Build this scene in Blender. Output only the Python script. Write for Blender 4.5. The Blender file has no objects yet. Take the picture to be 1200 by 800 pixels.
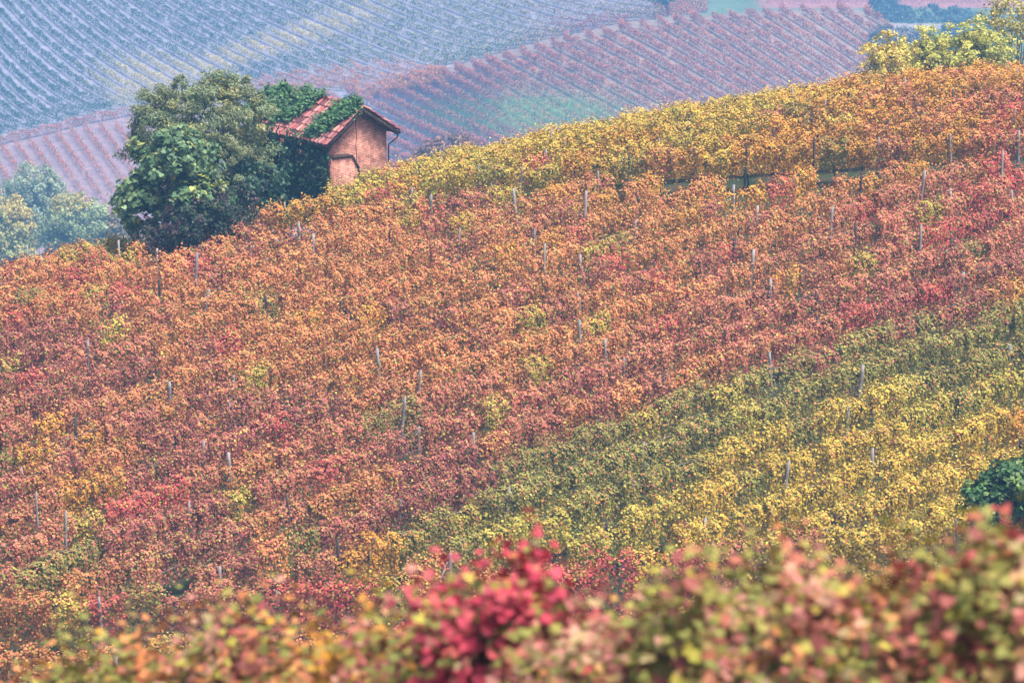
import bpy, math, random
import numpy as np

# ------------------------------------------------------------------ camera, sky, sun, exposure
F = 5000.0                       # focal length in photo pixels (photo is 1200 wide)
PITCH = math.radians(15.0)
CP, SP = math.cos(PITCH), math.sin(PITCH)
scene = bpy.context.scene
COL = scene.collection

cam_d = bpy.data.cameras.new('camera'); cam = bpy.data.objects.new('camera', cam_d)
COL.objects.link(cam); scene.camera = cam
cam_d.sensor_width = 36.0; cam_d.lens = 36.0 * F / 1200.0
cam_d.clip_start = 0.5; cam_d.clip_end = 5000
cam.location = (0, 0, 0); cam.rotation_euler = (math.radians(90) - PITCH, 0, 0)
cam_d.dof.use_dof = True; cam_d.dof.focus_distance = 160.0; cam_d.dof.aperture_fstop = 2.8

SUN_EL, SUN_AZ = math.radians(68), math.radians(118)   # azimuth clockwise from +Y (north)
world = bpy.data.worlds.new("World"); scene.world = world; world.use_nodes = True
wn = world.node_tree; bg = wn.nodes['Background']
sky = wn.nodes.new('ShaderNodeTexSky'); sky.sky_type = 'NISHITA'; sky.sun_disc = False
sky.sun_elevation = SUN_EL; sky.sun_rotation = SUN_AZ
sky.air_density = 1.0; sky.dust_density = 4.0; sky.ozone_density = 1.0
hs = wn.nodes.new('ShaderNodeHueSaturation'); hs.inputs['Saturation'].default_value = .62   # overcast: greyer than a clear sky
wn.links.new(sky.outputs[0], hs.inputs['Color']); wn.links.new(hs.outputs[0], bg.inputs[0]); bg.inputs[1].default_value = 0.09
sun_d = bpy.data.lights.new('sun', 'SUN'); sun = bpy.data.objects.new('sun', sun_d); COL.objects.link(sun)
sun_d.energy = 2.75; sun_d.angle = math.radians(20); sun_d.color = (1.0, 0.93, 0.84)
sun.rotation_euler = (math.pi/2 - SUN_EL, 0, math.pi - SUN_AZ)
vs = scene.view_settings
scene.display_settings.display_device = 'sRGB'
vs.view_transform = 'Standard'; vs.look = 'None'; vs.gamma = 1.0; vs.use_curve_mapping = False
vs.exposure = 1.3
cy = scene.cycles
cy.max_bounces = 6; cy.diffuse_bounces = 3; cy.glossy_bounces = 2; cy.transmission_bounces = 3
cy.volume_bounces = 1; cy.transparent_max_bounces = 4
cy.use_denoising = True
try:
    cy.denoiser = 'OPENIMAGEDENOISE'; cy.denoising_input_passes = 'RGB_ALBEDO_NORMAL'
    cy.denoising_prefilter = 'ACCURATE'
except Exception: pass
HAZE_DENSITY = 0.00052
HAZE_COLOR = (0.23, 0.53, 1.0, 1)

# ------------------------------------------------------------------ geometry helpers
RNG = np.random.default_rng(7)
def at(u, v, D):
    a = (u - 600.0) / F; b = -(v - 400.0) / F
    return np.array([a * D, (CP + b * SP) * D, (-SP + b * CP) * D])
def at_many(u, v, D):
    a = (u - 600.0) / F; b = -(v - 400.0) / F
    return np.stack([a * D, (CP + b * SP) * D, (-SP + b * CP) * D], -1)
def proj(P):
    P = np.asarray(P, float)
    D = P[..., 1] * CP - P[..., 2] * SP
    b = (P[..., 1] * SP + P[..., 2] * CP) / D
    return 600 + F * P[..., 0] / D, 400 - F * b, D
def lin(c):
    c = np.asarray(c, float) / 255.0
    return np.where(c <= 0.04045, c / 12.92, ((c + 0.055) / 1.055) ** 2.4)
def smooth(x, a, b):
    t = np.clip((np.asarray(x, float) - a) / (b - a), 0, 1); return t * t * (3 - 2 * t)
def nrm(v):
    return v / np.maximum(np.linalg.norm(v, axis=-1, keepdims=True), 1e-9)

def mesh_np(name, verts, faces_flat, counts, mat, cols=None, parent=None, smooth_shade=False):
    me = bpy.data.meshes.new(name)
    n = len(verts); me.vertices.add(n)
    me.vertices.foreach_set('co', np.ascontiguousarray(verts, np.float32).ravel())
    counts = np.asarray(counts, np.int32); faces_flat = np.asarray(faces_flat, np.int32)
    me.loops.add(len(faces_flat)); me.loops.foreach_set('vertex_index', faces_flat)
    me.polygons.add(len(counts))
    st = np.zeros(len(counts), np.int32); st[1:] = np.cumsum(counts)[:-1]
    me.polygons.foreach_set('loop_start', st)
    if smooth_shade: me.polygons.foreach_set('use_smooth', np.ones(len(counts), bool))
    me.update(calc_edges=True)
    if cols is not None:
        a = me.color_attributes.new('col', 'FLOAT_COLOR', 'POINT')
        c4 = np.ones((n, 4), np.float32); c4[:, :3] = cols
        a.data.foreach_set('color', c4.ravel())
    if mat is not None: me.materials.append(mat)
    o = bpy.data.objects.new(name, me); COL.objects.link(o)
    if parent is not None: o.parent = parent
    return o

def root(name, label, cat, loc=(0, 0, 0), rotz=0, group=None):
    o = bpy.data.objects.new(name, None); COL.objects.link(o)
    o.location = loc; o.rotation_euler = (0, 0, rotz); o.empty_display_size = 0.2
    o['label'] = label; o['category'] = cat
    if group: o['group'] = group
    return o
def tag(o, label, cat, group=None):
    o['label'] = label; o['category'] = cat
    if group: o['group'] = group
    return o

LEAF_LOBED = np.array([(-.02, 0), (-.10, .22), (-.02, .46), (.16, .36), (.30, .50), (.44, .26), (.62, .24), (.80, 0),
                       (.62, -.24), (.44, -.26), (.30, -.50), (.16, -.36), (-.02, -.46), (-.10, -.22)]) - np.array([.34, 0])
LEAF_KITE = np.array([(-.5, 0), (.02, .46), (.5, 0), (.02, -.46)])
LEAF_NARROW = np.array([(-.5, 0), (0, .17), (.5, 0), (0, -.17)])
def leaf_arrays(C, N, S, cols, shape=LEAF_KITE, fold=.22):
    """verts, faces, counts, vertex colours for leaves at centres C, facing N, length S"""
    n = len(C); k = len(shape)
    N = nrm(N); R = RNG.normal(size=(n, 3)); R[:, 2] -= 0.5
    T = nrm(R - (R * N).sum(1, keepdims=True) * N); B = np.cross(N, T)
    S = S[:, None, None]
    cup = (np.abs(shape[:, 1]) * fold)[None, :, None]
    V = C[:, None, :] + S * (shape[None, :, 0, None] * T[:, None, :] + shape[None, :, 1, None] * B[:, None, :] + cup * N[:, None, :])
    return V.reshape(-1, 3), np.arange(n * k), np.full(n, k), np.repeat(cols, k, 0)
def tube_arrays(pts, rad, seg=6):
    pts = np.asarray(pts, float); m = len(pts)
    rad = np.broadcast_to(np.asarray(rad, float), (m,))
    T = np.gradient(pts, axis=0); T = nrm(T)
    ref = np.array([0, 0, 1.0]) if abs(T[:, 2]).mean() < .8 else np.array([1.0, 0, 0])
    A = nrm(np.cross(T, ref)); B = np.cross(T, A)
    ang = np.linspace(0, 2 * np.pi, seg, endpoint=False)
    V = pts[:, None] + rad[:, None, None] * (np.cos(ang)[None, :, None] * A[:, None] + np.sin(ang)[None, :, None] * B[:, None])
    f = []; c = []
    for i in range(m - 1):
        for j in range(seg):
            f += [i * seg + j, i * seg + (j + 1) % seg, (i + 1) * seg + (j + 1) % seg, (i + 1) * seg + j]; c.append(4)
    f += list(range(seg))[::-1]; c.append(seg)
    f += [(m - 1) * seg + j for j in range(seg)]; c.append(seg)
    return V.reshape(-1, 3), np.array(f), np.array(c)
def join_arrays(L):
    V = []; Fc = []; Cn = []; o = 0
    for a in L:
        V.append(a[0]); Fc.append(np.asarray(a[1]) + o); Cn.append(a[2]); o += len(a[0])
    return np.concatenate(V), np.concatenate(Fc), np.concatenate(Cn)
def tubes(name, L, mat, parent=None, seg=6):
    V, f, c = join_arrays([tube_arrays(p, r, seg) for p, r in L])
    return mesh_np(name, V, f, c, mat, parent=parent, smooth_shade=True)
def box_arrays(o, ax, ay, az):
    """box from corner o with edge vectors"""
    o, ax, ay, az = [np.asarray(q, float) for q in (o, ax, ay, az)]
    V = np.array([o, o + ax, o + ax + ay, o + ay, o + az, o + ax + az, o + ax + ay + az, o + ay + az])
    f = [3, 2, 1, 0, 4, 5, 6, 7, 0, 1, 5, 4, 1, 2, 6, 5, 2, 3, 7, 6, 3, 0, 4, 7]
    return V, np.array(f), np.full(6, 4)

# ------------------------------------------------------------------ materials
def nmat(name):
    m = bpy.data.materials.new(name); m.use_nodes = True
    return m, m.node_tree.nodes, m.node_tree.links, m.node_tree.nodes['Principled BSDF']
def leaf_mat(name, rough=.55, trans=.16, spec=.35):
    m, n, l, p = nmat(name)
    a = n.new('ShaderNodeAttribute'); a.attribute_name = 'col'
    l.new(a.outputs['Color'], p.inputs['Base Color']); p.inputs['Roughness'].default_value = rough
    p.inputs['Specular IOR Level'].default_value = spec
    t = n.new('ShaderNodeBsdfTranslucent'); l.new(a.outputs['Color'], t.inputs['Color'])
    mx = n.new('ShaderNodeMixShader'); mx.inputs[0].default_value = trans
    l.new(p.outputs[0], mx.inputs[1]); l.new(t.outputs[0], mx.inputs[2])
    l.new(mx.outputs[0], n['Material Output'].inputs['Surface'])
    return m
def noise_mat(name, c1, c2, scale, rough=.9, c3=None, detail=6, bump=0.0):
    m, n, l, p = nmat(name)
    tc = n.new('ShaderNodeTexCoord'); nz = n.new('ShaderNodeTexNoise')
    nz.inputs['Scale'].default_value = scale; nz.inputs['Detail'].default_value = detail
    l.new(tc.outputs['Object'], nz.inputs['Vector'])
    r = n.new('ShaderNodeValToRGB'); r.color_ramp.elements[0].position = .35; r.color_ramp.elements[1].position = .66
    r.color_ramp.elements[0].color = (*lin(c1), 1); r.color_ramp.elements[1].color = (*lin(c2), 1)
    if c3 is not None:
        e = r.color_ramp.elements.new(.5); e.color = (*lin(c3), 1)
    l.new(nz.outputs['Fac'], r.inputs[0]); l.new(r.outputs[0], p.inputs['Base Color'])
    p.inputs['Roughness'].default_value = rough; p.inputs['Specular IOR Level'].default_value = .2
    if bump:
        b = n.new('ShaderNodeBump'); b.inputs['Strength'].default_value = bump; b.inputs['Distance'].default_value = .02
        l.new(nz.outputs['Fac'], b.inputs['Height']); l.new(b.outputs[0], p.inputs['Normal'])
    return m
M_LEAF = leaf_mat('vine_leaf', .7, .16, .15); M_LEAF_NEAR = leaf_mat('near_vine_leaf', .6, .2, .2)
M_LEAF_FAR = leaf_mat('far_vine_leaf', .8, .2, .1); M_TREE = leaf_mat('tree_leaf', .5, .25, .35)
M_GROUND = noise_mat('grass_and_soil', (40, 50, 30), (72, 64, 46), .8, c3=(54, 62, 38))
M_POST = noise_mat('weathered_post', (118, 112, 112), (176, 168, 166), 6, .85, bump=.3)
M_POST_DARK = noise_mat('dark_post', (62, 54, 54), (98, 88, 84), 6, .9, bump=.3)
M_POST_PALE = noise_mat('concrete_post', (150, 144, 142), (184, 178, 174), 6, .85)
M_WIRE = noise_mat('galvanised_wire', (150, 150, 156), (190, 190, 194), 3, .5)
M_BARK = noise_mat('vine_bark', (44, 36, 32), (84, 70, 60), 9, .95, bump=.5)
M_TBARK = noise_mat('tree_bark', (56, 50, 44), (104, 94, 84), 5, .95, bump=.5)
M_CANE = noise_mat('cane', (110, 62, 44), (150, 92, 64), 8, .7)

# ------------------------------------------------------------------ near terrain
P1, P2 = at(600, 655, 134), at(600, 240, 172)
GX = 0.10
GY = (P2[2] - P1[2]) / (P2[1] - P1[1])
def plane(x, y): return P1[2] + GX * x + GY * (y - P1[1])
CREST_UV = [(-500, 400), (-200, 348), (0, 306), (60, 291), (110, 280), (170, 277), (230, 280), (268, 256), (300, 240), (335, 228), (420, 206),
            (480, 188), (600, 163), (700, 142), (800, 124), (900, 107), (1000, 92), (1100, 81), (1200, 73), (1500, 52)]
DROP_G, DROP_W = 0.40, 7.0
def drop(s): return DROP_G * .5 * (np.sqrt(s * s + DROP_W ** 2) + s)
_cx, _cy = [], []
for (u, v) in CREST_UV:
    lo, hi = 135.0, 280.0
    for _ in range(40):
        mid = .5 * (lo + hi); x = (u - 600) / F * (mid * 1.04)
        ys = np.linspace(mid - 30, mid + 30, 90)
        zs = plane(x, ys) - drop(ys - mid) + 1.85
        _, vv, _ = proj(np.stack([np.full_like(ys, x), ys, zs], -1))
        if vv.min() > v: lo = mid
        else: hi = mid
    _cx.append((u - 600) / F * (mid * 1.04)); _cy.append(mid)
_cx, _cy = np.array(_cx), np.array(_cy)
_xx = np.linspace(-45, 60, 420); _yy = np.interp(_xx, _cx, _cy)
_k = np.hanning(25); _k /= _k.sum(); _yy = np.convolve(np.pad(_yy, 12, mode='edge'), _k, mode='valid')
def yc(x): return np.interp(x, _xx, _yy)
Y0 = 113.0
def Z(x, y):
    x = np.asarray(x, float); y = np.asarray(y, float)
    xs = np.clip(x, -60, 80)
    z = plane(xs, y) - drop(y - yc(xs))
    zb = plane(xs, Y0)
    t = np.clip((Y0 - y) / (Y0 - 24.0), 0, 1)
    bank = (zb - GX * xs * t) + t ** 1.35 * (-9.9 - P1[2] - GY * (Y0 - P1[1])) + .17 * np.clip(xs, -12, 12) * t
    bank = np.where(y < 24, bank + (24 - y) * .30, bank)
    return np.where(y < Y0, bank, z)
def P(x, y, h=0.0): return np.array([x, y, float(Z(x, y)) + h])
def ground_hit(u, v, d0=95., d1=230.):
    D = np.linspace(d0, d1, 1500); Q = at_many(np.full_like(D, u), np.full_like(D, v), D)
    under = Q[:, 2] < Z(Q[:, 0], Q[:, 1])
    i = int(np.argmax(under)) if under.any() else len(D) - 1
    return Q[i]

xs = np.concatenate([np.linspace(-260, -50, 12)[:-1], np.linspace(-50, 60, 111), np.linspace(60, 280, 12)[1:]])
ys = np.concatenate([np.linspace(-30, 90, 41)[:-1], np.linspace(90, 260, 140), np.linspace(260, 560, 30)[1:]])
XX, YY = np.meshgrid(xs, ys); ZZ = Z(XX, YY) + RNG.normal(0, .03, XX.shape)
def grid_faces(ny, nx):
    i = np.arange(ny * nx).reshape(ny, nx)
    return np.stack([i[:-1, :-1], i[:-1, 1:], i[1:, 1:], i[1:, :-1]], -1).reshape(-1)
g = mesh_np('near_slope', np.stack([XX, YY, ZZ], -1).reshape(-1, 3), grid_faces(*XX.shape), np.full((len(ys) - 1) * (len(xs) - 1), 4), M_GROUND, smooth_shade=True)
g['kind'] = 'structure'
V, f, c = box_arrays((-690, -40, -392), (1380, 0, 0), (0, 1430, 0), (0, 0, 4))
g = mesh_np('valley_floor', V, f, c, M_GROUND); g['kind'] = 'structure'

# ------------------------------------------------------------------ autumn palettes (leaf albedo)
PAL = {
 'O': [(210,132,80,3),(196,114,76,3),(222,158,100,2),(182,100,70,2),(216,178,98,1),(150,96,58,1),(142,134,66,.8)],
 'R': [(200,78,80,3),(180,68,74,2.5),(208,108,90,2),(192,92,104,1.5),(150,60,66,1),(208,134,84,1.2)],
 'M': [(164,86,84,3),(146,72,78,2.5),(184,110,92,2),(128,74,72,1.3),(196,132,94,1),(142,124,78,1)],
 'P': [(194,110,90,3),(178,92,82,2.4),(208,142,106,2),(154,84,78,1.5),(180,150,86,1),(132,124,70,.8)],
 'Y': [(212,178,60,3),(196,160,58,3),(224,200,98,2),(168,158,66,1.8),(190,134,62,1.2),(130,132,62,1.2)],
 'K': [(190,178,72,3),(166,158,66,3),(208,190,92,2),(132,136,60,2),(198,140,66,1)],
 'G': [(128,132,62,3),(108,118,56,3),(156,150,74,2.5),(176,164,84,1.5),(146,106,70,1.3),(110,92,70,.8)],
 'D': [(214,152,52,3),(200,130,50,3),(222,176,78,2),(174,112,50,2),(140,128,58,1.2)],
  'C': [(190,52,80,3),(168,44,72,2),(206,80,100,2),(150,46,70,1),(196,96,96,1)],
 'W': [(204,136,128,2.5),(186,104,108,2),(208,160,136,2),(166,78,90,1.5),(170,164,112,1.5),(132,140,86,1.3),(208,156,100,1)],
}
def soften(v):
    a = np.array([q[:3] for q in v], float); w = np.array([q[3] for q in v])
    m = (a * w[:, None]).sum(0) / w.sum()
    return lin((a * .6 + m * .4) * .94 * 1.0 + np.array([200, 168, 140]) * .06)
PALA = {k: (soften(v), np.array([q[3] for q in v]) / sum(q[3] for q in v)) for k, v in PAL.items()}
KEYS = list(PAL)
CTRL = [  # u, v, palette weights, reach in px : where which autumn colour stands on the slope
 (350,232,'D',70),(420,212,'K',55),(500,200,'K',50),(560,195,'Y',60),(640,172,'Y',70),(720,155,'Y',70),(800,140,'Y',70),(880,125,'Y',60),
 (940,112,'Y',45),(960,150,'D',50),(650,215,'D',50),(720,205,'D',50),(800,200,'D',50),(880,190,'D',50),(1020,110,'D',55),(1090,100,'D',50),(1150,95,'D',45),
 (1040,150,'O',40),(1100,150,'O',40),(1080,180,'D',50),(1000,190,'D',45),(1170,160,'R',36),(1185,185,'R',32),(1180,120,'P',35),(990,145,'P',30),
 (480,258,'R',22),(500,270,'R',20),(440,270,'O',60),(560,255,'P',35),(540,300,'O',70),(620,262,'P',32),(700,260,'O',50),(760,275,'O',50),
 (820,250,'D',45),(900,260,'O',55),(960,250,'O',45),(1020,240,'P',45),(1080,235,'P',45),(1150,225,'R',30),(1180,240,'P',45),(700,320,'R',24),
 (790,345,'R',28),(830,320,'P',32),(780,300,'O',40),(870,310,'O',50),(640,340,'O',60),(560,370,'O',70),(450,360,'O',80),(370,330,'O',70),
 (320,295,'P',35),(288,314,'R',20),(230,330,'R',20),(260,300,'O',40),(200,300,'O',40),(150,290,'K',30),(120,285,'K',25),(60,310,'O',35),(15,320,'P',25),
 (130,345,'R',24),(100,355,'R',20),(70,345,'O',30),(40,370,'O',30),(10,385,'M',28),(30,400,'M',28),(115,385,'M',28),(160,360,'R',18),(150,395,'R',14),
 (200,360,'O',60),(300,390,'O',60),(380,410,'O',60),(100,430,'P',50),(40,450,'M',35),(150,440,'M',35),(220,450,'O',45),(300,450,'O',45),
 (250,470,'M',35),(340,490,'M',45),(330,510,'M',35),(420,450,'O',50),(500,440,'O',45),(520,470,'P',40),(600,420,'O',50),(680,400,'O',50),
 (740,370,'O',45),(820,380,'P',45),(880,380,'M',45),(950,340,'P',50),(1000,320,'P',45),(1060,300,'P',40),(1120,290,'R',30),(1180,300,'P',40),
 (1150,330,'M',40),(1080,350,'R',35),(1020,370,'M',40),(960,390,'R',35),(1190,350,'M',35),(1130,370,'M',30),(920,420,'P',40),(860,420,'O',40),
 (800,430,'P',40),(720,440,'M',45),(640,450,'P',50),(600,490,'R',22),(570,500,'M',45),(660,500,'P',40),(740,480,'O',40),(680,480,'R',20),
 (480,510,'P',35),(440,530,'M',40),(400,520,'P',50),(540,545,'M',40),(470,570,'M',40),(420,590,'O',40),(360,560,'P',50),(300,540,'O',45),
 (230,520,'M',45),(160,500,'P',50),(80,500,'P',45),(20,510,'P',35),(20,560,'M',40),(100,560,'O',45),(180,570,'K',14),(220,560,'P',35),(130,595,'R',22),
 (80,600,'D',18),(30,640,'P',40),(150,630,'M',45),(250,620,'M',40),(320,600,'M',40),(330,640,'O',35),(390,640,'M',35),(280,660,'M',30),(200,650,'G',36),
 (450,650,'D',30),(500,610,'M',28),(560,590,'M',25),(120,660,'O',35),(60,670,'G',25),
 (520,645,'G',32),(560,620,'K',30),(600,600,'G',50),(660,575,'G',50),(720,555,'G',50),(780,535,'G',50),(840,515,'G',50),(900,495,'G',50),
 (960,470,'G',50),(1020,450,'G',50),(1080,430,'G',50),(1140,410,'G',50),(1195,395,'G',50),(640,555,'G',36),(720,525,'G',36),(820,490,'G',36),(900,455,'G',36),(1000,425,'G',36),(1100,395,'G',36),(1180,375,'G',36),(760,500,'P',20),
 (600,640,'K',40),(660,620,'K',40),(720,600,'K',38),(760,580,'Y',36),(820,560,'Y',40),(900,535,'Y',45),(980,505,'Y',45),(1060,480,'K',35),(1130,460,'K',32),(1190,440,'K',32),
 (800,620,'Y',60),(900,600,'Y',60),(1000,570,'Y',60),(1080,540,'Y',55),(1100,600,'Y',50),(1185,500,'D',28),(1140,530,'Y',25),(700,650,'K',40),
 (60,720,'O',50),(150,715,'R',30),(200,705,'P',35),(230,730,'P',40),(110,760,'O',45),(300,705,'P',40),(380,710,'R',28),(450,700,'O',35),(20,700,'P',30),(20,770,'O',40),
 (560,690,'O',40),(660,675,'R',30),(740,668,'R',40),(790,680,'R',35),(860,670,'P',40),
]
CU = np.array([c[0] for c in CTRL], float); CV = np.array([c[1] for c in CTRL], float)
CK = np.array([KEYS.index(c[2]) for c in CTRL]); CR = np.array([c[3] for c in CTRL], float)
def palette_weights(u, v):
    du, dv = u - CU, v - CV                      # patches are drawn out along the rows
    a = (du - .34 * dv) / 1.056; b = (.34 * du + dv) / 1.056
    d2 = ((a / 1.55) ** 2 + (b * 1.75) ** 2) / (CR * .76) ** 2
    w = np.exp(-.5 * d2) + 1e-3 * np.exp(-.05 * d2) + 1e-9 / (1 + d2)
    W = np.bincount(CK, w, len(KEYS)); return W / W.sum()
def pick(key, n):
    a, w = PALA[key]; i = RNG.choice(len(a), n, p=w)
    return a[i] * RNG.normal(1, .07, (n, 1)).clip(.6, 1.4) * RNG.normal(1, .03, (n, 3)).clip(.8, 1.2)
def vine_colours(u, v, n):
    W = palette_weights(u, v)
    main = RNG.choice(len(KEYS), p=W ** 1.5 / (W ** 1.5).sum())
    if RNG.random() < (.24 if KEYS[main] in 'OPMRD' else .10): main = KEYS.index(RNG.choice(list('OPPMMRDGK' if KEYS[main] in 'OPMRD' else 'GKKDGO')))
    k = np.where(RNG.random(n) < .72, main, RNG.choice(len(KEYS), n, p=W))
    ol = RNG.random(n)                            # single olive and green leaves everywhere
    k = np.where(ol < .08, KEYS.index('G'), np.where(ol < .12, KEYS.index('K'), np.where(ol < .15, KEYS.index('O'), np.where(ol < .20, KEYS.index('P'), k))))
    out = np.zeros((n, 3))
    for q in np.unique(k):
        m = k == q; out[m] = pick(KEYS[q], m.sum())
    return np.clip(out * RNG.normal(1, .07), 0.004, .85), KEYS[main]

# ------------------------------------------------------------------ vines
def vine_shape(n, L, h0, h1, shoots=11, sc=.115, droop=.22, hedge=.72, off=0.0):
    """leaf offsets (along row, across row, height) and leaf normals of one vine: a dense rounded hedge body with loose shoots"""
    nh = int(n * hedge); m = n - nh
    # hedge body: points on a rounded cross-section, pushed in and out by lumps
    s = RNG.uniform(0, L, nh); w = .34; hc = h1 - w - .08; side = hc - h0; dome = np.pi * w
    p = RNG.uniform(-dome / 2 - side, dome / 2 + side, nh); flip = (p < -.5) & (RNG.random(nh) < .45); p = np.where(flip, -p, p)
    ang = np.clip(p, -dome / 2, dome / 2) / w; below = np.maximum(np.abs(p) - dome / 2, 0)
    ph = RNG.uniform(0, 6.28, 4); S = s + off
    lump = 1 + .28 * np.sin(S * 5.1 + ang * 1.3 + ph[0]) + .2 * np.sin(S * 9.7 - ang * 2.4 + below * 5 + ph[1]) + .18 * np.sin(S * 2.7 + below * 3.1 + ph[2])
    r = w * lump * (1 - .35 * RNG.random(nh) ** 2) * (1 - .25 * below / max(side, .1))
    q = -np.sin(ang) * r; h = hc + np.cos(ang) * r * 1.15 - below
    cosang = np.where(below > 0, .05, np.cos(ang))
    N = np.stack([RNG.normal(0, .24, nh), -np.sin(ang) + RNG.normal(0, .24, nh), cosang + .12 + RNG.normal(0, .24, nh)], -1)
    # loose shoots
    s0 = RNG.uniform(-.05, L + .05, shoots); q0 = RNG.normal(0, .12, shoots)
    b = h0 + RNG.uniform(.3, .8, shoots); top = h1 * RNG.uniform(.85, 1.12, shoots)
    ls = RNG.normal(0, .2, shoots); lq = RNG.normal(0, .18, shoots)
    i = RNG.integers(0, shoots, m); t = RNG.random(m) ** .7
    s2 = s0[i] + ls[i] * t + RNG.normal(0, sc * .8, m); q2 = q0[i] + lq[i] * t + RNG.normal(0, sc, m)
    h2 = b[i] + (top[i] - b[i]) * t + RNG.normal(0, sc * .7, m)
    d = RNG.random(m) < droop
    q2[d] = np.sign(RNG.normal(size=d.sum())) * RNG.uniform(.2, .48, d.sum()); h2[d] = RNG.uniform(h0 - .15, h1 * .85, d.sum())
    tp = np.clip((h2 - h0) / (h1 - h0), 0, 1) ** 2
    N2 = np.stack([RNG.normal(0, .4, m), np.sign(q2) * .7 * (1 - .6 * tp) + RNG.normal(0, .4, m), .15 + .8 * tp + RNG.normal(0, .35, m)], -1)
    return np.concatenate([s, s2]), np.concatenate([q, q2]), np.maximum(np.concatenate([h, h2]), .1), np.concatenate([N, N2])

POST_MESH = {}
def post_object(kind, base, h, tilt, parent, r=.05):
    key = (kind,)
    if key not in POST_MESH:
        mat = {'grey': M_POST, 'dark': M_POST_DARK, 'pale': M_POST_PALE}[kind]
        V, f, c = tube_arrays([(0, 0, -.25), (0.004, 0, .4), (-.006, .004, .8), (0, 0, 1.0)], [1.05 * .05, .052, .047, .043], 8)
        o = mesh_np('post', V, f, c, mat, smooth_shade=False); POST_MESH[key] = o.data
        o.parent = parent
    else:
        o = bpy.data.objects.new('post', POST_MESH[key]); COL.objects.link(o); o.parent = parent
    o.location = np.asarray(base) - np.array(parent.location)
    o.scale = (r / .05, r / .05, h); o.rotation_euler = (tilt[0], tilt[1], RNG.uniform(0, 6))
    return o
def brace_object(base, dirv, parent_post_base, h, parent):
    p0 = parent_post_base + np.array([0, 0, h * .82]); p1 = base + dirv
    o = tubes('brace', [([p0 - np.array(parent.location), .5 * (p0 + p1) - np.array(parent.location), p1 - np.array(parent.location)], [.03, .032, .035])], M_POST, parent)
    return o

TRUNKS = []
def trunk_object(base, parent):
    if len(TRUNKS) < 5:
        k = len(TRUNKS); r = np.random.default_rng(k)
        z = np.linspace(-.1, .85, 7); pts = np.stack([np.cumsum(r.normal(0, .025, 7)), np.cumsum(r.normal(0, .02, 7)), z], -1)
        L = [(pts, np.linspace(.042, .024, 7) * r.uniform(.9, 1.2, 7))]
        for sgn in (-1, 1):
            L.append(([pts[-1], pts[-1] + (sgn * .2, .02, .12), pts[-1] + (sgn * .5, .03, .12)], [.022, .018, .012]))
        o = tubes('trunk', L, M_BARK, parent, 6); TRUNKS.append(o.data)
    else:
        o = bpy.data.objects.new('trunk', TRUNKS[RNG.integers(0, 5)]); COL.objects.link(o); o.parent = parent
    o.location = np.asarray(base) - np.array(parent.location); o.rotation_euler = (0, 0, RNG.normal(0, .25) + ROW_ANGLE)
    s = RNG.uniform(.85, 1.15); o.scale = (s, s, s)
    return o

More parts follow.
